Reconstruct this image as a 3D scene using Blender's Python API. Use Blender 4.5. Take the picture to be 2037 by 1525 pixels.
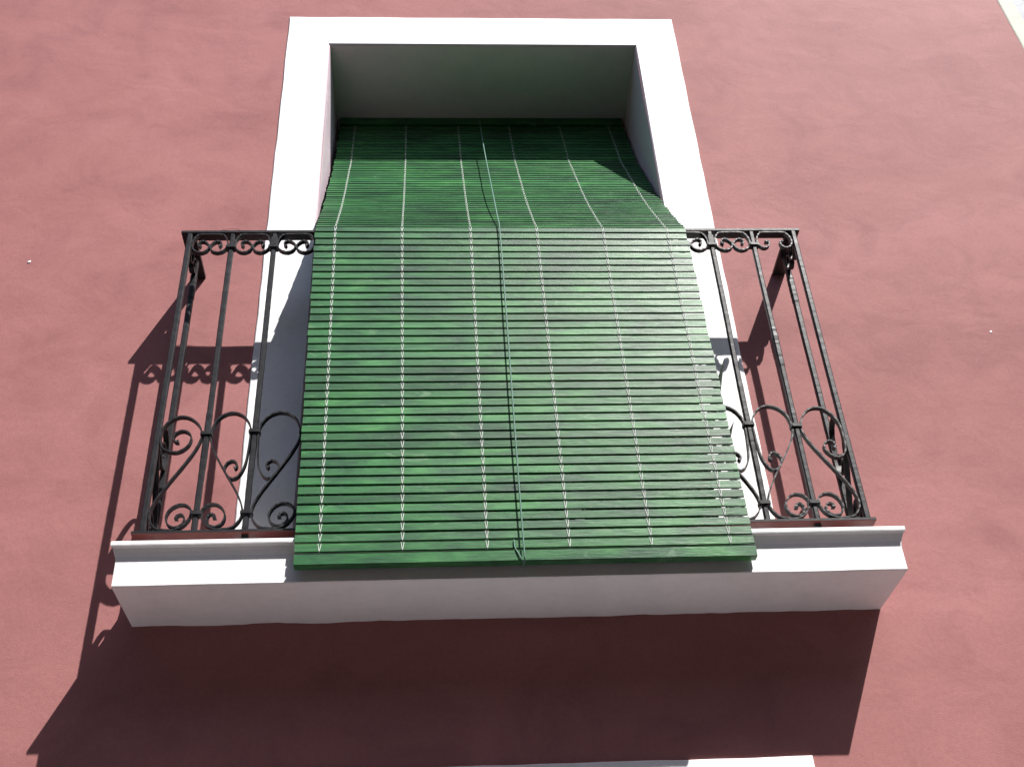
import bpy, bmesh, math, random
from mathutils import Vector, Matrix, noise
random.seed(11)
for o in list(bpy.data.objects): bpy.data.objects.remove(o, do_unlink=True)
scn = bpy.context.scene
col = scn.collection

# ------------------------------------------------------------------ camera
PITCH, YAW, ROLL = 0.6506, 0.0767, -0.0583
CAM = Vector((-0.1879, -2.8702, -1.4167))
F = Vector((math.sin(YAW)*math.cos(PITCH), math.cos(YAW)*math.cos(PITCH), math.sin(PITCH)))
R0 = Vector((math.cos(YAW), -math.sin(YAW), 0)); U0 = R0.cross(F)
RX = R0*math.cos(ROLL) + U0*math.sin(ROLL); UX = -R0*math.sin(ROLL) + U0*math.cos(ROLL)
cd = bpy.data.cameras.new('camera'); cam = bpy.data.objects.new('camera', cd); col.objects.link(cam)
m = Matrix((RX, UX, -F)).transposed().to_4x4(); m.translation = CAM
cam.matrix_world = m
cd.sensor_fit = 'HORIZONTAL'; cd.sensor_width = 36; cd.lens = 2381.65*36/2037
cd.clip_start = 0.05; cd.clip_end = 500
scn.camera = cam

# ------------------------------------------------------------------ light
SUN = Vector((0.7429, -1.0, 1.648)).normalized()
EL = math.asin(SUN.z); AZ = math.atan2(SUN.x, SUN.y)
w = bpy.data.worlds.new('World'); scn.world = w; w.use_nodes = True
nt = w.node_tree; bg = nt.nodes['Background']
sky = nt.nodes.new('ShaderNodeTexSky'); sky.sky_type = 'NISHITA'; sky.sun_disc = False
sky.sun_elevation = EL; sky.sun_rotation = AZ; sky.air_density = 1.0; sky.dust_density = 1.2
nt.links.new(sky.outputs[0], bg.inputs[0]); bg.inputs[1].default_value = 0.085
ld = bpy.data.lights.new('sun', 'SUN'); ld.energy = 5.0; ld.angle = math.radians(0.5); ld.color = (1.0, 0.965, 0.92)
sun = bpy.data.objects.new('sun', ld); col.objects.link(sun)
sun.rotation_euler = (-SUN).to_track_quat('-Z', 'Y').to_euler(); sun.location = (3, -6, 8)
scn.view_settings.view_transform = 'Standard'; scn.view_settings.look = 'None'
scn.view_settings.exposure = 0.72; scn.view_settings.gamma = 1.0; scn.view_settings.use_curve_mapping = False
scn.render.engine = 'CYCLES'
scn.cycles.max_bounces = 8; scn.cycles.diffuse_bounces = 5

# ------------------------------------------------------------------ materials
def mat(name, base, rough=.6, spec=.5):
    M = bpy.data.materials.new(name); M.use_nodes = True
    b = M.node_tree.nodes['Principled BSDF']
    b.inputs['Base Color'].default_value = (*base, 1); b.inputs['Roughness'].default_value = rough
    b.inputs['Specular IOR Level'].default_value = spec
    return M, M.node_tree, b
def N(nt, t, **k):
    n = nt.nodes.new(t)
    for a, v in k.items():
        if a in n.inputs: n.inputs[a].default_value = v
        else: setattr(n, a, v)
    return n
def tex(nt, src, scale, detail=4, rough=.55, dist=0., sc=(1, 1, 1), off=None):
    mp = N(nt, 'ShaderNodeMapping'); mp.inputs['Scale'].default_value = sc
    nt.links.new(src, mp.inputs['Vector'])
    if off is not None: nt.links.new(off, mp.inputs['Location'])
    t = N(nt, 'ShaderNodeTexNoise'); t.inputs['Scale'].default_value = scale; t.inputs['Detail'].default_value = detail
    t.inputs['Roughness'].default_value = rough; t.inputs['Distortion'].default_value = dist
    nt.links.new(mp.outputs[0], t.inputs['Vector']); return t.outputs['Fac']
def ramp(nt, fac, stops):
    r = N(nt, 'ShaderNodeValToRGB'); e = r.color_ramp.elements
    e[0].position, e[0].color = stops[0][0], (*stops[0][1], 1)
    e[1].position, e[1].color = stops[-1][0], (*stops[-1][1], 1)
    for p, c in stops[1:-1]:
        q = e.new(p); q.color = (*c, 1)
    nt.links.new(fac, r.inputs[0]); return r.outputs[0]
def mixc(nt, fac, a, b, mode='MIX'):
    x = N(nt, 'ShaderNodeMix'); x.data_type = 'RGBA'; x.blend_type = mode
    if isinstance(fac, (int, float)): x.inputs[0].default_value = fac
    else: nt.links.new(fac, x.inputs[0])
    for i, v in ((6, a), (7, b)):
        if isinstance(v, tuple): x.inputs[i].default_value = (*v, 1)
        else: nt.links.new(v, x.inputs[i])
    return x.outputs[2]
def bump(nt, b, layers):
    prev = None
    for h, s, d in layers:
        n = N(nt, 'ShaderNodeBump'); n.inputs['Strength'].default_value = s; n.inputs['Distance'].default_value = d
        nt.links.new(h, n.inputs['Height'])
        if prev: nt.links.new(prev, n.inputs['Normal'])
        prev = n.outputs[0]
    nt.links.new(prev, b.inputs['Normal'])

G = (1, 1, 1)
def make_stucco(name, lo, mid, hi, spec=.35, rough=.62):
    M, t, b = mat(name, mid, rough, spec)
    geo = N(t, 'ShaderNodeNewGeometry').outputs['Position']
    big = tex(t, geo, 1.3, 5, .6, .6, (1, 1, 1.5)); med = tex(t, geo, 4.6, 6, .62, 1.0, (.9, 1, 1.1)); fine = tex(t, geo, 90, 5, .7)
    c1 = ramp(t, big, [(.32, lo), (.5, mid), (.70, hi)])
    c2 = ramp(t, med, [(.28, (.86, .84, .86)), (.52, G), (.75, (1.04, 1.03, 1.03))])
    c3 = ramp(t, fine, [(.3, (.90, .88, .89)), (.6, G)])
    dust = tex(t, geo, 14, 8, .75, .5); c4 = ramp(t, dust, [(.60, (0, 0, 0)), (.78, G)])
    c = mixc(t, 1., mixc(t, 1., c1, c2, 'MULTIPLY'), c3, 'MULTIPLY')
    f = N(t, 'ShaderNodeMath'); f.operation = 'MULTIPLY'; f.inputs[1].default_value = .16; t.links.new(c4, f.inputs[0])
    c = mixc(t, f.outputs[0], c, tuple(x*.72 for x in mid))
    t.links.new(c, b.inputs['Base Color'])
    t1 = tex(t, geo, 4.6, 4, .5, .7, (1., 1, 1.15)); t2 = tex(t, geo, 17, 4, .6, 1.0, (.95, 1, 1.1)); t3 = tex(t, geo, 260, 4, .7)
    bump(t, b, [(t1, .5, .007), (t2, .5, .0012), (t3, .7, .0011)])
    return M
M_pink = make_stucco('pink_stucco', (.312, .134, .129), (.352, .154, .148), (.388, .174, .168), .12, .66)
def make_white(name, c, spec=.3):
    M, t, b = mat(name, c, .6, spec)
    geo = N(t, 'ShaderNodeNewGeometry').outputs['Position']
    a = tex(t, geo, 6, 5, .6, .5); g = tex(t, geo, 45, 5, .7)
    cc = mixc(t, 1., ramp(t, a, [(.3, tuple(x*.93 for x in c)), (.6, c)]), ramp(t, g, [(.25, (.93, .93, .93)), (.5, G)]), 'MULTIPLY')
    t.links.new(cc, b.inputs['Base Color'])
    bump(t, b, [(tex(t, geo, 7, 3, .5, .8), .7, .006), (tex(t, geo, 60, 4, .7), .6, .0012), (tex(t, geo, 350, 3, .7), .6, .0006)])
    return M
M_white = make_white('white_limewash', (.87, .87, .88), .2)
M_lining = make_white('shade_toned_recess_plaster', (.62, .51, .57), .2)  # white plaster darkened in colour for recess shade, tinted against green bounce
M_cream = make_white('cream_trim', (.40, .42, .34))
M_grey = make_white('pale_grey_render', (.33, .35, .39))

def make_iron(name, base, rust=0.):
    M, t, b = mat(name, base, .34, .30)
    geo = N(t, 'ShaderNodeNewGeometry').outputs['Position']
    n1 = tex(t, geo, 30, 5, .7)
    cc = ramp(t, n1, [(.35, tuple(x*.7 for x in base)), (.7, tuple(x*1.5 for x in base))])
    if rust:
        n2 = tex(t, geo, 26, 6, .7); rr = ramp(t, n2, [(.60-.3*rust, (0, 0, 0)), (.68-.2*rust, G)])
        cc = mixc(t, rr, cc, (.085, .018, .014))
    t.links.new(cc, b.inputs['Base Color'])
    rr = N(t, 'ShaderNodeMapRange'); rr.inputs[3].default_value = .34; rr.inputs[4].default_value = .58
    t.links.new(tex(t, geo, 60, 4, .6), rr.inputs[0]); t.links.new(rr.outputs[0], b.inputs['Roughness'])
    bump(t, b, [(tex(t, geo, 70, 4, .6), .5, .0010), (tex(t, geo, 260, 3, .7), .6, .0005)])
    return M
M_iron = make_iron('black_painted_iron', (.013, .013, .015))
M_rust = make_iron('red_lead_underside', (.055, .013, .013), 1.)
M_rust.node_tree.nodes['Principled BSDF'].inputs['Roughness'].default_value = .6

def make_slat(name, k=1.):
    M, t, b = mat(name, (.05, .2, .06), .42, .40)
    tc = N(t, 'ShaderNodeTexCoord').outputs['Object']
    rnd = N(t, 'ShaderNodeObjectInfo').outputs['Random']
    mul = N(t, 'ShaderNodeMath'); mul.operation = 'MULTIPLY'; mul.inputs[1].default_value = 43.; t.links.new(rnd, mul.inputs[0])
    cmb = N(t, 'ShaderNodeCombineXYZ')
    for i in range(3): t.links.new(mul.outputs[0], cmb.inputs[i])
    off = cmb.outputs[0]
    patch = tex(t, tc, 5.5, 5, .62, .5, (1, 3, 3.2), off)
    grain = tex(t, tc, 16, 6, .7, .3, (1, 10, 18), off)
    streak = tex(t, tc, 3.2, 6, .75, 1.2, (2.0, 6, 16), off)
    c = ramp(t, patch, [(.30, (.012*k, .060*k, .028*k)), (.42, (.019*k, .100*k, .034*k)), (.57, (.028*k, .150*k, .040*k)), (.74, (.055*k, .235*k, .060*k))])
    c = mixc(t, 1., c, ramp(t, grain, [(.30, (.74, .76, .78)), (.55, G), (.75, (1.2, 1.13, 1.16))]), 'MULTIPLY')
    wash = ramp(t, streak, [(.50, (0, 0, 0)), (.72, (.5, .5, .5))])
    c = mixc(t, wash, c, (.075*k, .140*k, .090*k))
    knots = ramp(t, tex(t, tc, 7, 2, .5, 0, (1, 2, 2.4), off), [(.70, (0, 0, 0)), (.78, (.7, .7, .7))])
    c = mixc(t, knots, c, (.13*k, .24*k, .12*k))
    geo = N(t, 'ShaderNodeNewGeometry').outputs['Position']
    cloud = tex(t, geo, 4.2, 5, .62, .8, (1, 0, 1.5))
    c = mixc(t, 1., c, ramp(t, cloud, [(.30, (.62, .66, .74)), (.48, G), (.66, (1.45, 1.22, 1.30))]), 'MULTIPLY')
    painted_glare = ramp(t, tex(t, geo, 9., 6, .7, 1.5, (1, 0, 3.0)), [(.60, (0, 0, 0)), (.72, (.6, .6, .6))])  # pale glare patches painted into the slat colour
    c = mixc(t, painted_glare, c, (.16*k, .27*k, .16*k))
    br = N(t, 'ShaderNodeMapRange'); br.inputs[3].default_value = .80; br.inputs[4].default_value = 1.18; t.links.new(rnd, br.inputs[0])
    cb = N(t, 'ShaderNodeCombineXYZ')
    for i in range(3): t.links.new(br.outputs[0], cb.inputs[i])
    c = mixc(t, 1., c, cb.outputs[0], 'MULTIPLY')
    t.links.new(c, b.inputs['Base Color'])
    rr = N(t, 'ShaderNodeMapRange'); rr.inputs[1].default_value = .3; rr.inputs[2].default_value = .7; rr.inputs[3].default_value = .50; rr.inputs[4].default_value = .30
    t.links.new(streak, rr.inputs[0]); t.links.new(rr.outputs[0], b.inputs['Roughness'])
    bump(t, b, [(patch, .5, .002), (grain, .7, .0010)])
    return M
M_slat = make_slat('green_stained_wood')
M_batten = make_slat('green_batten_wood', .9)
def simple(name, c, rough=.6, spec=.4, sc=30, var=.25, bd=.001):
    M, t, b = mat(name, c, rough, spec)
    tc = N(t, 'ShaderNodeTexCoord').outputs['Object']
    n = tex(t, tc, sc, 5, .6)
    t.links.new(ramp(t, n, [(.3, tuple(x*(1-var) for x in c)), (.7, tuple(x*(1+var) for x in c))]), b.inputs['Base Color'])
    bump(t, b, [(n, .5, bd)]); return M
M_twine = simple('pale_twine', (.70, .70, .68), .7, .3, 400, .3, .0003)
M_lift = simple('green_lift_cord', (.10, .20, .16), .6, .4, 300, .3, .0004)
M_leaf = simple('dark_leaf', (.012, .020, .013), .7, .15, 25, .4)
M_terra = simple('terracotta', (.42, .17, .09), .8, .2, 18, .2)
M_soil = simple('potting_soil', (.05, .035, .025), .9, .1, 60, .4, .004)
M_tile = simple('clay_floor_tile', (.30, .12, .07), .7, .3, 12, .2)
M_door = simple('dark_green_door', (.020, .055, .030), .5, .4, 8, .2)
M_glass, _t, _b = mat('window_glass', (.03, .035, .04), .06, .6)
M_asph = simple('street_paving', (.12, .115, .11), .9, .2, 3, .15, .004)
M_pave = simple('stone_pavement', (.205, .19, .195), .85, .2, 4, .15, .004)
M_ochre = simple('ochre_render', (.20, .15, .10), .9, .2, 3, .15, .002)
M_wire = simple('thin_wire', (.06, .05, .045), .6, .3)

# ------------------------------------------------------------------ mesh helpers
def link(name, bm, m, parent=None, smooth=False, bevel=0):
    if bevel: bmesh.ops.bevel(bm, geom=[e for e in bm.edges if len(e.link_faces) == 2 and e.calc_face_angle(0) > .5], offset=bevel, segments=1, affect='EDGES', profile=.6)
    me = bpy.data.meshes.new(name); bm.normal_update(); bm.to_mesh(me); bm.free()
    for mm in (m if isinstance(m, (list, tuple)) else [m]): me.materials.append(mm)
    if smooth: me.polygons.foreach_set('use_smooth', [True]*len(me.polygons))
    o = bpy.data.objects.new(name, me); col.objects.link(o)
    if parent: o.parent = parent
    return o
def inst(name, me, parent=None, loc=(0, 0, 0), rot=(0, 0, 0)):
    o = bpy.data.objects.new(name, me); col.objects.link(o); o.parent = parent; o.location = loc; o.rotation_euler = rot; return o
def thing(name, label, cat, loc=(0, 0, 0), group=None):
    o = bpy.data.objects.new(name, None); col.objects.link(o); o.location = loc; o.empty_display_size = .05
    o['label'] = label; o['category'] = cat
    if group: o['group'] = group
    return o
def box(bm, x0, x1, y0, y1, z0, z1):
    v = [bm.verts.new((x, y, z)) for z in (z0, z1) for y in (y0, y1) for x in (x0, x1)]
    for f in ((0, 2, 3, 1), (4, 5, 7, 6), (0, 1, 5, 4), (2, 6, 7, 3), (0, 4, 6, 2), (1, 3, 7, 5)): bm.faces.new([v[i] for i in f])
def loft(bm, rings, cap=True, closed_ring=True):
    L = [[bm.verts.new(p) for p in r] for r in rings]
    n = len(L[0])
    for a, b in zip(L, L[1:]):
        for i in range(n if closed_ring else n-1):
            bm.faces.new((a[i], a[(i+1) % n], b[(i+1) % n], b[i]))
    if cap:
        bm.faces.new(list(reversed(L[0]))); bm.faces.new(L[-1])
def tube(bm, pts, r, n=6):
    pts = [Vector(p) for p in pts]; rings = []
    up = Vector((.31, .52, .79))
    for i, p in enumerate(pts):
        t = (pts[min(i+1, len(pts)-1)]-pts[max(i-1, 0)]).normalized()
        a = t.cross(up).normalized(); b = t.cross(a).normalized()
        rr = r(i/(len(pts)-1)) if callable(r) else r
        rings.append([p+a*rr*math.cos(2*math.pi*k/n)+b*rr*math.sin(2*math.pi*k/n) for k in range(n)])
    loft(bm, rings)
def catmull(P, k=6):
    P = [Vector(p) for p in P]; Q = [2*P[0]-P[1]]+P+[2*P[-1]-P[-2]]; out = []
    for i in range(1, len(Q)-2):
        for j in range(k):
            t = j/k; a, b, c, d = Q[i-1], Q[i], Q[i+1], Q[i+2]
            out.append(.5*((2*b)+(c-a)*t+(2*a-5*b+4*c-d)*t*t+(3*b-a-3*c+d)*t**3))
    out.append(P[-1]); return out
def ribbon(bm, pts, fn, width, th):
    """flat strap bent in a plane; fn(u, z, w) -> 3-D point"""
    n = len(pts); rings = []
    for i, p in enumerate(pts):
        t = (pts[min(i+1, n-1)]-pts[max(i-1, 0)]).normalized(); nn = Vector((-t.y, t.x))
        # taper to a slightly thinner tip and a thick rolled eye at the ends
        e = min(i, n-1-i)/(n-1)
        h = th*.5*(1+1.3*max(0, 1-e*40))
        w2 = width*.5*(1+.04*math.sin(i*1.7))
        q = [p+nn*h, p-nn*h]
        rings.append([fn(q[0].x, q[0].y, -w2), fn(q[0].x, q[0].y, w2), fn(q[1].x, q[1].y, w2), fn(q[1].x, q[1].y, -w2)])
    loft(bm, rings)
def nz(x, y, z=0., s=1.): return noise.noise(Vector((x*s, y*s, z*s)))

# ------------------------------------------------------------------ dimensions (metres, z = 0 is the balcony soffit)
OPP_TOP = 4.0  # top of the added house opposite, set to tune the ambient light
OL, OR, OZ = -.5865, .5851, 2.4055      # opening
RD = .415                               # recess depth to the door
FLOOR = .100                            # balcony floor
STREET = -3.05
SL, SR, SD = -.9846, .9857, .235        # slab
LZ = -.3916                             # top of the lower door surround

# ------------------------------------------------------------------ ground
bm = bmesh.new(); box(bm, -60, 60, -60, -1.6, STREET-.3, STREET)
o = link('street', bm, M_asph); o['kind'] = 'structure'
bm = bmesh.new(); box(bm, -60, 60, -1.596, 3.0, STREET-.3, STREET+.13)
o = link('pavement', bm, M_pave); o['kind'] = 'structure'

# ------------------------------------------------------------------ house
house = thing('house', 'pink stucco house front with a white framed balcony window', 'house', (0, 0, STREET+.13))
HZ = STREET+.13
def hp(o): o.parent = house; o.location = (0, 0, -HZ) if o.location.length == 0 else o.location - Vector((0, 0, HZ)); return o
def hlink(name, bm, m, **k):
    o = link(name, bm, m, house, **k); o.location = (0, 0, -HZ); return o
# wall sheet with the two openings left out
XE = 2.128
def edge_x(z): return XE + .012*(2.73-z)/.31*.5 + .006*nz(z, 3.1, 0, 6)
DL, DR, DZ = -.56, .56, LZ-.16
def lin(a, b, st):
    n = max(1, int(round((b-a)/st))); return [a+(b-a)*i/n for i in range(n)]
xs = lin(-5, -2, .3)+lin(-2, OL, .05)+lin(OL, DL, .03)+lin(DL, DR, .05)+lin(DR, OR, .03)+lin(OR, XE, .05)+[XE]
zs = lin(HZ-.2, -.6, .12)+lin(-.6, DZ, .05)+lin(DZ, FLOOR-.05, .05)+lin(FLOOR-.05, OZ, .05)+lin(OZ, 2.9, .05)+lin(2.9, 4.6, .3)+[4.6]
bm = bmesh.new(); V = {}
for i, x in enumerate(xs):
    for j, z in enumerate(zs):
        y = .0016*nz(x, z, 0, 2.3)+.0008*nz(x, z, 5, 7)
        xx = edge_x(z) if i == len(xs)-1 else x
        V[i, j] = bm.verts.new((xx, y, z))
for i in range(len(xs)-1):
    for j in range(len(zs)-1):
        cx, cz = (xs[i]+xs[i+1])/2, (zs[j]+zs[j+1])/2
        if OL < cx < OR and FLOOR-.05 < cz < OZ: continue
        if DL < cx < DR and cz < DZ: continue
        bm.faces.new((V[i, j], V[i+1, j], V[i+1, j+1], V[i, j+1]))
wall = hlink('wall', bm, M_pink, smooth=True)
wall['label'] = 'pink stucco wall with soft trowel marks'
# hidden mass behind the sheet so no light leaks in
bm = bmesh.new()
box(bm, -5, OL-.02, .012, .60, HZ, 4.6); box(bm, OR+.02, XE, .012, .60, HZ, 4.6)
box(bm, OL-.02, OR+.02, .012, .60, OZ+.03, 4.6); box(bm, OL-.02, OR+.02, .012, .60, DZ+.02, -.02)
box(bm, OL-.02, OR+.02, .60, .70, HZ, 4.6)
box(bm, -5, XE, -.02, .70, 4.602, 4.75)
hlink('masonry', bm, M_pink)
# recess lining (soffit and reveals), plaster with its shade put into the colour
def lining(name, rows):
    bm = bmesh.new(); loft(bm, rows, cap=False, closed_ring=False); return hlink(name, bm, M_white, smooth=True)
def ys(n=9): return [-.004+(RD+.06)*i/n for i in range(n+1)]
bm = bmesh.new(); Z0 = FLOOR-.06
rounding = .006
prof = [(-.0045, rounding), (-.002, .0018), (.004, 0)]+[(y, 0) for y in (.05, .12, .2, .3, RD+.05)]
def strip(fixed):
    bm = bmesh.new(); rows = []
    for k in range(25):
        t = k/24; row = []
        for (y, e) in prof:
            wob = .0018*nz(t*6, y*5, fixed*3.1)
            if fixed == 0: row.append((OL-e+wob, y, Z0+(OZ-Z0)*t))
            if fixed == 1: row.append((OR+e+wob, y, Z0+(OZ-Z0)*t))
            if fixed == 2: row.append((OL+(OR-OL)*t, y, OZ+e+wob))
        rows.append(row)
    loft(bm, rows, cap=False, closed_ring=False)
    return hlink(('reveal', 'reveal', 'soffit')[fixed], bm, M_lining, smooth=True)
for k in range(3): strip(k)
# surround: a raised flat band with slightly uneven edges
def band(name, x0, x1, z0, z1, ix0, ix1, iz1, th):
    bm = bmesh.new()
    def seg(a, b, inner_a, inner_b, axis):
        n = max(2, int(abs((b-a).length)/.035)); rings = []
        for i in range(n+1):
            t = i/n; p = a.lerp(b, t); q = inner_a.lerp(inner_b, t)
            j = .003*nz(p.x*9, p.z*9, 1.3)*(0 if i in (0, n) else 1)
            if axis: p.z += j
            else: p.x += j
            d = (p-q).normalized()*.003
            rings.append([(p.x, .004, p.z), (p.x, -th+.002, p.z), (p.x-d.x, -th, p.z-d.z), (q.x, -th, q.z), (q.x, .004, q.z)])
        loft(bm, rings)
    V3 = lambda x, z: Vector((x, 0, z))
    seg(V3(x0, z0), V3(x0, z1), V3(ix0, z0), V3(ix0, iz1), 0)
    seg(V3(x1, z0), V3(x1, z1), V3(ix1, z0), V3(ix1, iz1), 0)
    seg(V3(x0, z1), V3(x1, z1), V3(ix0, iz1), V3(ix1, iz1), 1)
    bmesh.ops.recalc_face_normals(bm, faces=bm.faces)
    return hlink(name, bm, M_white)
s = band('window_surround', -.75, .75, FLOOR-.03, 2.5772, OL-.006, OR+.006, OZ+.006, .0055)
s['label'] = 'flat white painted band framing the balcony opening'
s = band('door_surround', -.72, .7198, HZ, LZ, DL, DR, DZ, .0065)
s['label'] = 'top of the white band framing the door below'
# street door (just below the picture)
bm = bmesh.new(); box(bm, DL, DR, .25, .30, HZ, DZ); dl = hlink('street_door', bm, M_door)
bm = bmesh.new(); box(bm, DL-.005, DL, 0, .30, HZ, DZ); box(bm, DR, DR+.005, 0, .30, HZ, DZ); box(bm, DL, DR, 0, .30, DZ, DZ+.005); hlink('door_reveal', bm, M_white)
# balcony door behind the blind
bm = bmesh.new(); D0, D1 = RD, RD+.045
box(bm, OL, OL+.07, D0, D1, FLOOR, OZ-.002); box(bm, OR-.07, OR, D0, D1, FLOOR, OZ-.002)
box(bm, OL+.07, OR-.07, D0, D1, OZ-.075, OZ-.002); box(bm, -.04, .04, D0-.004, D1, FLOOR, OZ-.075)
box(bm, OL+.07, -.04, D0, D1, FLOOR, FLOOR+.5); box(bm, .04, OR-.07, D0, D1, FLOOR, FLOOR+.5)
fr = hlink('balcony_door', bm, M_door)
for a, b in ((OL+.07, -.04), (.04, OR-.07)):
    bm = bmesh.new(); box(bm, a, b, D0+.018, D0+.024, FLOOR+.5, OZ-.075)
    g = link('pane', bm, M_glass, fr)
# balcony slab: soffit, fascia, cove and lip, with a slightly uneven soffit line
prof = [(.03, 0.), (0., 0.), (-SD+.004, -.0085), (-SD, -.0065), (-SD, .045), (-SD-.0005, .058), (-SD-.003, .070), (-SD-.009, .081), (-SD-.0145, .0885), (-SD-.0215, .0925), (-SD-.0225, .0955), (-SD-.0225, .1035), (-SD-.0205, .1057), (.0, .1065), (.03, .1065)]
bm = bmesh.new(); rings = []
nx = 90
for i in range(nx+1):
    t = i/nx; ring = []
    for k, (y, z) in enumerate(prof):
        ov = max(0, (-SD-y))*.55
        x = (SL-ov)+(SR-SL+2*ov)*t
        dz = 0
        if k in (0, 1): dz = .0045*nz(x, 0, 2, 7)+.002*nz(x, 0, 9, 22)
        if k in (2, 3): dz = .0012*nz(x, 4, 2, 6)
        if k in (11, 12): dz = .0008*nz(x, 7, 2, 9)
        ring.append((x, y, z+dz))
    rings.append(ring)
loft(bm, rings); bmesh.ops.recalc_face_normals(bm, faces=bm.faces)
s = hlink('balcony_slab', bm, M_white)
s['label'] = 'thick white balcony slab with a thin projecting lip'
bm = bmesh.new(); box(bm, OL, OR, .032, RD+.05, FLOOR-.06, FLOOR+.004); hlink('threshold', bm, M_tile)
for (px, pz, r) in ((-1.493, 1.287, .006), (1.573, .959, .005)):
    bm = bmesh.new(); bmesh.ops.create_icosphere(bm, subdivisions=2, radius=r)
    for v in bm.verts: v.co = Vector((px+v.co.x*.8+v.co.z*.3, -.0005+v.co.y*.25, pz+v.co.z*.9+.002*nz(v.co.x, v.co.z, 0, 300)))
    hlink('plaster_fleck', bm, M_white)

# ------------------------------------------------------------------ unseen house behind the camera, added to block sky light
OH = thing('added_house_across_street', 'unseen ochre house front added across the street to cut sky light', 'house', (0, -5.8, STREET))
def olink(name, bm, m, par=None): o = link(name, bm, m, par or OH); o.location = (0, 5.8, -STREET) if par is None else (0, 0, 0); return o
bm = bmesh.new(); box(bm, -30, 30, -12, -5.8, STREET, OPP_TOP); olink('wall', bm, M_ochre)
for k in range(-5, 6):
    x = k*3.1+.6
    bm = bmesh.new(); box(bm, x-.6, x+.6, -5.799, -5.76, STREET+2.9, STREET+4.9); f_ = olink('window', bm, M_door)
    bm = bmesh.new(); box(bm, x-.5, x+.5, -5.7599, -5.75, STREET+3.0, STREET+4.8); link('pane', bm, M_glass, f_)

# ------------------------------------------------------------------ neighbouring house beyond the right edge
nb = thing('neighbouring_house', 'pale house front with a cream edge strip at the upper right', 'house', (3, 0, HZ))
def nlink(name, bm, m, **k): o = link(name, bm, m, nb, **k); o.location = (-3, 0, -HZ); return o
bm = bmesh.new(); rings = []
for j in range(len(zs)):
    z = zs[j]; a = edge_x(z)+.0005; b = a+.062+.003*nz(z, 9, 0, 5)
    rings.append([(a-.003, .02, z), (a-.003, -.0012, z), (a+.002, -.0026, z), (b-.002, -.0026, z), (b, -.0016, z), (b, .02, z)])
loft(bm, rings); bmesh.ops.recalc_face_normals(bm, faces=bm.faces); nlink('edge_strip', bm, M_cream)
bm = bmesh.new(); box(bm, XE+.03, 7, .0, .7, HZ-.2, 4.6); nlink('wall', bm, M_grey)

# ------------------------------------------------------------------ balcony railing
RY = -.2                                  # plane of the front bars
rail = thing('balcony_railing', 'black wrought iron railing with hearts and scrolls on the white slab', 'railing', (0, RY, .106))
RO = Vector((0, RY, .106))
def rlink(name, bm, m=M_iron, parent=None, **k):
    o = link(name, bm, m, parent or rail, **k)
    if parent is None: o.location = -RO
    return o
XB = [-.941, -.812]+[-.6845+(.6645+.6845)*i/10 for i in range(11)]+[.797, .930]
RYS = -.088                               # depth of the side bars
ZT, ZB = 1.2075, .153
ZCU, ZCL, ZCT = .466, .212, 1.150
# flat handrail and foot rail
def flatbar(name, x0, x1, y0, y1, z0, z1, along, m=M_iron, wob=.0008, two=None):
    bm = bmesh.new(); rings = []; n = 70 if along == 'x' else 10
    for i in range(n+1):
        t = i/n; a = x0+(x1-x0)*t if along == 'x' else y0+(y1-y0)*t
        w = wob*nz(a, z0, 0, 6)
        if along == 'x': r = [(a, y0+.0015+w, z0+w), (a, y0+w, z0+.0015+w), (a, y0+w, z1-.0015+w), (a, y0+.0015+w, z1+w), (a, y1+w, z1+w), (a, y1+w, z0+w)]
        else: r = [(x0, a, z0), (x0, a, z1), (x1, a, z1), (x1, a, z0)]
        rings.append(r)
    loft(bm, rings); bmesh.ops.recalc_face_normals(bm, faces=bm.faces)
    if two:
        for f in bm.faces:
            if f.normal.z < -.5: f.material_index = 1
        return rlink(name, bm, [m, two])
    return rlink(name, bm, m)
flatbar('handrail', -.967, .951, -.209, -.174, ZT, ZT+.011, 'x')
flatbar('side_handrail', -.967, -.927, -.1738, -.001, ZT+.0005, ZT+.0115, 'y')
flatbar('side_handrail', .911, .951, -.1738, -.001, ZT+.0005, ZT+.0115, 'y')
o = flatbar('foot_rail', -.967, .951, -.209, -.175, ZB, ZB+.009, 'x', two=M_rust); o['label'] = 'flat foot rail, black with a rust red underside'
for a in (-.958, .914):
    flatbar('side_foot_rail', a, a+.034, -.1748, -.001, ZB+.0005, ZB+.0095, 'y', two=M_rust)
# feet of the railing on the slab
for x in (-.6845, -.145, .395, .797):
    bm = bmesh.new(); box(bm, x-.008, x+.008, -.198, -.182, .1065, ZB-.0002); rlink('foot', bm)

def bar_mesh(seed, lumps=(), half=.008, twist=0):
    """square bar standing at the origin between the rails, hand-forged: uneven, with runs of thick paint"""
    rs = random.Random(seed); bm = bmesh.new(); rings = []; n = 120; H = ZT-ZB-.0095
    for i in range(n+1):
        t = i/n; z = t*H; a = rs.uniform(-1, 1)*.00012; h = half+.0004*nz(z, seed, 2, 45)+rs.uniform(-1, 1)*.0001
        for (c, L, am) in lumps:
            if abs(z-c) < L: h += (.5+.5*nz(z, seed, 0, 90))*am*.62+rs.random()*am*.15
        bx = .0011*nz(seed*3.1, z, 0, 3); by = .0011*nz(seed*7.7, z, 4, 3); c = h*.62
        ring = [(-c, -h), (c, -h), (h, -c), (h, c), (c, h), (-c, h), (-h, c), (-h, -c)]
        rings.append([(x+bx+a, y+by, z) for x, y in ring])
    loft(bm, rings); bmesh.ops.recalc_face_normals(bm, faces=bm.faces)
    me = bpy.data.meshes.new('baluster'); bm.to_mesh(me); bm.free(); me.materials.append(M_iron); return me
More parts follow.
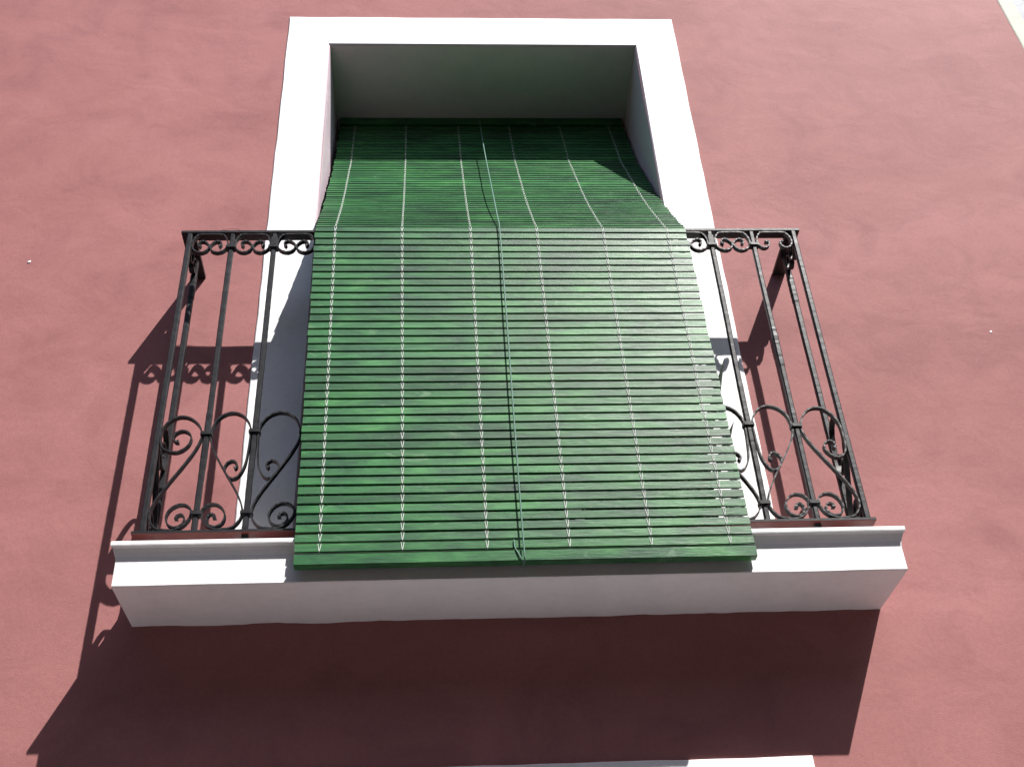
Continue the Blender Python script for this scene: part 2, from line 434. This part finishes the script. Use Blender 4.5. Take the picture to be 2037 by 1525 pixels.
def collar_mesh():
    bm = bmesh.new(); box(bm, -.0155, .0155, -.0125, .0125, -.007, .007)
    bmesh.ops.bevel(bm, geom=list(bm.edges), offset=.0025, segments=2, affect='EDGES')
    me = bpy.data.meshes.new('collar'); bm.to_mesh(me); bm.free(); me.materials.append(M_iron); return me
COL = collar_mesh()
collar_w = bmesh.new(); box(collar_w, -.0102, .0102, -.0095, .0095, -.018, .018)
bmesh.ops.bevel(collar_w, geom=list(collar_w.edges), offset=.002, segments=1, affect='EDGES')
CAPM = bpy.data.meshes.new('joint_block'); collar_w.to_mesh(CAPM); collar_w.free(); CAPM.materials.append(M_iron)
lumpy = {1: ((.28, .09, .0022), (.72, .25, .0009)), 2: ((.40, .25, .0008),), 13: ((.58, .07, .0026), (.30, .04, .001)), 12: ((.35, .1, .001),)}
for i, x in enumerate(XB):
    corner = i in (0, 14)
    me = bar_mesh(i+1, lumpy.get(i, ((.5, .5, .0003),)), .0080 if corner else .0073)
    o = inst('corner_post' if corner else 'baluster', me, rail, Vector((x, RY, ZB+.009))-RO)
    if corner: continue
    dz = .004*nz(i, 3.3, 0, 2)
    zs_ = [ZCT]
    zs_ += [ZCU+dz-(.006 if i % 2 else 0), ZCL+dz]
    for z in zs_:
        c = inst('collar', COL, o, (0, 0, z-ZB-.009), (0, 0, random.uniform(-.05, .05)))
    if i in (2, 12): inst('joint_block', CAPM, o, (0, 0, ZCT+.024-ZB-.009))
for side, x in ((0, -.941), (1, .930)):
    me = bar_mesh(40+side, ((.93, .05, .0028) if side == 0 else (.90, .05, .0026),), .0085)
    inst('side_post', me, rail, Vector((x, RYS, ZB+.009))-RO)

# scroll shapes, u measured from the heart's own bar towards its neighbour (spacing S)
S = .1345
def spiral(cx, cz, r0, r1, a0, a1, n=14):
    return [(cx+(r0+(r1-r0)*(k/n)**.85)*math.cos(a0+(a1-a0)*k/n), cz+(r0+(r1-r0)*(k/n)**.85)*math.sin(a0+(a1-a0)*k/n)) for k in range(n+1)]
LOW = [(.017, .190), (.034, .170), (.058, .1645), (.082, .1655), (.104, .177), (.119, .200), (.120, .222), (.106, .237), (.085, .239), (.066, .226), (.057, .203), (.064, .181), (.083, .172), (.101, .181), (.105, .198), (.096, .210), (.085, .206), (.084, .197)]
NECK = [(.121, .440), (.108, .405), (.082, .358), (.056, .315), (.033, .275), (.017, .240), (.012, .212)]
HEART = [(.046, .349), (.040, .353), (.041, .364), (.052, .373), (.066, .366), (.072, .349), (.065, .328), (.048, .316), (.031, .326), (.018, .358), (.0125, .410), (.0115, .466), (.018, .494), (.036, .518), (.062, .529), (.090, .523), (.112, .500), (.1215, .466)]+NECK+LOW
C1 = [(.061, .437), (.052, .436), (.044, .448), (.050, .464), (.068, .472), (.087, .463), (.094, .443), (.086, .420), (.064, .404), (.038, .405), (.017, .420), (.0095, .448), (.012, .478), (.028, .504), (.055, .518), (.085, .512), (.110, .490), (.1215, .463)]
C2 = [(.043, .384), (.037, .391), (.041, .403), (.053, .408), (.067, .399), (.069, .381), (.055, .361), (.037, .354), (.019, .364), (.0095, .390), (.0085, .430), (.012, .466), (.028, .500), (.055, .520), (.085, .517), (.110, .492), (.1215, .460)]
CLEFT = C1+NECK+LOW; CRIGHT = C2+NECK+LOW
TOPS = [(.039, 1.155), (.033, 1.158), (.032, 1.168), (.041, 1.176), (.054, 1.172), (.065, 1.156), (.060, 1.138), (.043, 1.129), (.024, 1.135), (.0125, 1.152), (.013, 1.176), (.022, 1.195), (.036, 1.2035)]
TOP = TOPS+[(S-u, z) for u, z in reversed(TOPS)]
TOPOPEN = [(.040, 1.162), (.046, 1.168), (.050, 1.160), (.046, 1.146), (.034, 1.138), (.021, 1.143), (.0125, 1.158), (.014, 1.180), (.023, 1.197), (.036, 1.2035)]
TOPO = TOPOPEN+[(S-u, z) for u, z in reversed(TOPOPEN)]
def strap(name, shape, x0, sgn, span, th=.0042, wd=.0155, jit=0, side=None):
    k = span/S; P = [Vector((u*k+(jit*.0012*nz(i*1.3, x0, 0, 3)), z+jit*.0012*nz(i*1.1, x0, 5, 3), 0)) for i, (u, z) in enumerate(shape)]
    pts = [Vector((p.x, p.y)) for p in catmull(P, 5)]
    bm = bmesh.new()
    if side is None: fn = lambda u, z, w_: (x0+sgn*u, RY+w_, z)
    else: fn = lambda u, z, w_: (side+w_, x0+sgn*u, z)
    ribbon(bm, pts, fn, wd, th); bmesh.ops.recalc_face_normals(bm, faces=bm.faces)
    # smooth bent straps
    return rlink(name, bm, M_iron, smooth=False)
for i in range(0, 15, 2):
    if i > 0: strap('heart_scroll', HEART if i < 14 else CRIGHT, XB[i], -1, XB[i]-XB[i-1], jit=1)
    if i < 14: strap('heart_scroll', HEART if i > 0 else CLEFT, XB[i], 1, XB[i+1]-XB[i], jit=1)
for i in range(14):
    strap('top_scroll', TOPO if i == 13 else TOP, XB[i], 1, XB[i+1]-XB[i], jit=.8, wd=.015)
for side in (-.941, .930):
    strap('heart_scroll', CLEFT if side < 0 else CRIGHT, RYS, -1, RYS*-1+RY*-1-RYS*-2 if False else abs(RY-RYS), side=side, jit=1)
    strap('top_scroll', TOP, RYS, -1, abs(RY-RYS), side=side, jit=1)
bm = bmesh.new()
tube(bm, catmull([(-.895, -.19, ZT+.012), (-.87, -.186, ZT+.026), (-.835, -.187, ZT+.036), (-.80, -.188, ZT+.033), (-.775, -.19, ZT+.012)], 6), .0006, 4)
rlink('loose_wire', bm, M_wire)

# ------------------------------------------------------------------ roll-up blind
blind = thing('slatted_blind', 'green wooden slatted blind hanging out over the black railing', 'blind', (0, -.217, 1.218))
BO = Vector((0, -.217, 1.218))
def blink(name, bm, m, parent=None, **k):
    o = link(name, bm, m, parent or blind, **k)
    if parent is None: o.location = -BO
    return o
UP = [(.362, 2.372), (.300, 2.205), (.236, 2.020), (.178, 1.908), (.146, 1.843), (.097, 1.750), (.059, 1.673), (.0246, 1.611), (-.010, 1.548), (-.060, 1.462), (-.110, 1.380), (-.160, 1.300), (-.196, 1.245), (-.214, 1.216)]
LOWP = [(-.2195, 1.190), (-.2225, 1.10), (-.230, .9), (-.238, .7), (-.246, .5), (-.254, .3), (-.260, .15), (-.2635, .0615)]
prof2 = catmull([Vector((a, b, 0)) for a, b in UP], 8)+catmull([Vector((a, b, 0)) for a, b in LOWP], 8)
cum = [0]
for a, b in zip(prof2, prof2[1:]): cum.append(cum[-1]+(b-a).length)
def at(s):
    s = max(0, min(cum[-1], s)); k = 1
    while cum[k] < s: k += 1
    t = (s-cum[k-1])/max(1e-9, cum[k]-cum[k-1]); p = prof2[k-1].lerp(prof2[k], t)
    d = (prof2[k]-prof2[k-1]).normalized(); return p, d
LT = cum[-1]
def skew(z):   # sideways drift and tilt of the sheet along its height
    if z > 1.215: t = (2.37-z)/(2.37-1.215); return .0005+.0125*t, -.0105*max(0, t)
    t = (1.215-z)/1.17; return .013+.0135*t, -.0105*(1-t)
BW = 1.146; PITCHS = .0283; SW = .0225; ST = .0060
def slat_mesh(seed, w=SW, th=ST):
    rs = random.Random(seed); bm = bmesh.new(); rings = []; n = 12
    e0, e1 = rs.uniform(-.0015, .0015), rs.uniform(-.0015, .0015)
    for i in range(n+1):
        t = i/n; x = -BW/2+e0+(BW+e1-e0)*t
        b = .0009*math.sin(math.pi*t*rs.choice((1, 1, 1)))*rs.uniform(-.2, .2)+.0007*nz(x, seed, 0, 2.4)
        c = .0006*nz(x, seed, 7, 1.8); hw = w/2; ht = th/2; k = .0009
        rings.append([(x, ht+c, -hw+k+b), (x, ht+c, hw-k+b), (x, ht-k+c, hw+b), (x, -ht+k+c, hw+b), (x, -ht+c, hw-k+b), (x, -ht+c, -hw+k+b), (x, -ht+k+c, -hw+b), (x, ht-k+c, -hw+b)])
    loft(bm, rings); bmesh.ops.recalc_face_normals(bm, faces=bm.faces)
    me = bpy.data.meshes.new('slat'); bm.to_mesh(me); bm.free(); me.materials.append(M_slat); return me
SM = [slat_mesh(i+3) for i in range(12)]; SU = [slat_mesh(i+31, .0274, .0058) for i in range(8)]
s0 = .030; places = []
nsl = int((LT-s0-.004)/PITCHS)
PITCHS = (LT-s0-.008)/nsl
for i in range(nsl+1):
    p, d = at(s0+i*PITCHS)
    # d points down along the sheet; slat local z must point up along it
    ang = math.atan2(-d.x, -d.y) if False else math.atan2(-d.x, d.y*-1)
    cx, tl = skew(p.y)
    o = inst('slat', random.choice(SU if p.y > 1.222 else SM), blind, Vector((cx+random.uniform(-.0018, .0018), p.x, p.y))-BO, (-ang-(.12 if p.y > 1.222 else 0)+random.uniform(-.015, .015), -tl+random.uniform(-.0006, .0006), 0))
    places.append((p.copy(), d.copy(), cx, tl))
# head rail under the soffit, bottom batten
bm = bmesh.new(); box(bm, -.573, .573, .350, .378, 2.366, 2.4025); blink('head_rail', bm, M_batten, bevel=.002)
pb, db = at(LT)
bm = bmesh.new(); rings = []
for i in range(31):
    t = i/30; x = -BW/2+BW*t+.0265; c = .0012*nz(x, 3, 0, 2)
    y0, y1, z0, z1 = pb.x-.006+c, pb.x+.018+c, .0210, .0505
    rings.append([(x, y0+.0015, z0), (x, y0, z0+.0015), (x, y0, z1-.0015), (x, y0+.0015, z1), (x, y1, z1), (x, y1, z0)])
loft(bm, rings); bmesh.ops.recalc_face_normals(bm, faces=bm.faces); blink('bottom_batten', bm, M_batten)
# twine ladders: a V of twine over the face of every slat
for cxo in (-.5125, -.3085, -.0985, .1065, .3125, .5120):
    bm = bmesh.new(); pts = []
    for k, (p, d, cx, tl) in enumerate(places):
        nrm = Vector((-d.y, d.x))                      # towards the street
        if nrm.x > 0: nrm = -nrm
        def P(u, v, f, dx=0):                          # v up along sheet, f off the face
            q = Vector((p.x, p.y))-Vector((d.x, d.y))*v+nrm*f
            return (cx+cxo+u, q.x, q.y+tl*cxo)
        f = ST/2+.0008; h = PITCHS/2; up = p.y > 1.222; a = (.0026 if up else .0038)+random.uniform(-.0005, .0006); b = random.uniform(-.0005, .0005)
        tube(bm, [P(-a, h, -.001), P(-a*.9, h-.0035, f), P(-.0006+b, -h+.0045, f), P(-.0002, -h-.0005, -.001)], .00058 if up else .00085, 4)
        tube(bm, [P(a, h, -.001), P(a*.9, h-.0035, f+.0006), P(.0006+b, -h+.0045, f+.0006), P(.0002, -h-.0005, -.001)], .00058 if up else .00085, 4)
    blink('ladder_twine', bm, M_twine)
# lift cord drawn over the face and round the batten
cp = [(-.012, .325, 2.362), (-.010, .28, 2.243), (-.007, .12, 1.915), (-.002, -.06, 1.56), (.002, -.19, 1.300), (.0035, -.222, 1.236), (.0042, -.2295, 1.210), (.006, -.236, 1.10), (.009, -.251, .80), (.012, -.266, .45), (.0155, -.2765, .15), (.0172, -.280, .045), (.0175, -.276, .0195), (.016, -.262, .0168), (.012, -.245, .0172)]
bm = bmesh.new(); tube(bm, catmull(cp, 5), lambda t: .0021, 8); blink('lift_cord', bm, M_lift, smooth=True)
cp = [(-.006, -.2685, .080), (-.0055, -.2695, .062), (-.001, -.2715, .048), (.006, -.273, .034), (.011, -.2735, .0195), (.013, -.263, .0170)]
bm = bmesh.new(); tube(bm, catmull(cp, 5), .0017, 6); blink('cord_end', bm, M_lift, smooth=True)

# ------------------------------------------------------------------ potted plant half hidden behind the blind
plant = thing('potted_plant', 'sword leaved plant in a clay pot behind the right edge of the blind', 'plant', (.44, -.105, .1065))
bm = bmesh.new(); rings = []
for r, z in ((.048, 0), (.052, .002), (.064, .085), (.070, .086), (.071, .108), (.064, .109), (.060, .09)):
    rings.append([(r*math.cos(a*math.pi/12), r*math.sin(a*math.pi/12), z) for a in range(24)])
loft(bm, rings); link('pot', bm, M_terra, plant, smooth=False)
bm = bmesh.new(); bmesh.ops.create_circle(bm, cap_ends=True, radius=.0595, segments=24)
for v in bm.verts: v.co.z = .094
link('soil', bm, M_soil, plant)
def leaf(base, mid, tip, w):
    P = catmull([base, ((Vector(base)+Vector(mid))*.5)+Vector((.0, 0, .004)), mid, ((Vector(mid)*.4+Vector(tip)*.6)), tip], 5)
    bm = bmesh.new(); rings = []; n = len(P)
    for i, p in enumerate(P):
        t = i/(n-1); d = (P[min(i+1, n-1)]-P[max(i-1, 0)]).normalized()
        a = d.cross(Vector((.1, 1, .05))).normalized(); b = d.cross(a).normalized()
        ww = w*min(1, (1-t)*3.6)*(.75+.25*math.sin(math.pi*t))+.0003
        rings.append([p+a*ww, p+b*ww*.22+a*0, p-a*ww, p-b*ww*.12+b*ww*.30])
    loft(bm, rings); bmesh.ops.recalc_face_normals(bm, faces=bm.faces); return link('leaf', bm, M_leaf, plant)
LV = [((.02, 0, .09), (.12, -.01, .36), (.2198, -.015, .662), .0120), ((.03, -.02, .09), (.13, -.02, .25), (.211, -.015, .431), .0105),
      ((-.01, .01, .09), (.04, .02, .36), (.06, .03, .58), .010), ((-.02, -.01, .09), (-.06, -.01, .33), (-.11, -.02, .5), .010),
      ((0, .02, .09), (-.01, .04, .3), (-.03, .06, .47), .009), ((.01, .02, .09), (.06, .05, .26), (.10, .08, .40), .009), ((-.02, .015, .09), (-.09, .03, .22), (-.15, .04, .33), .008)]
for l in LV: leaf(*l)
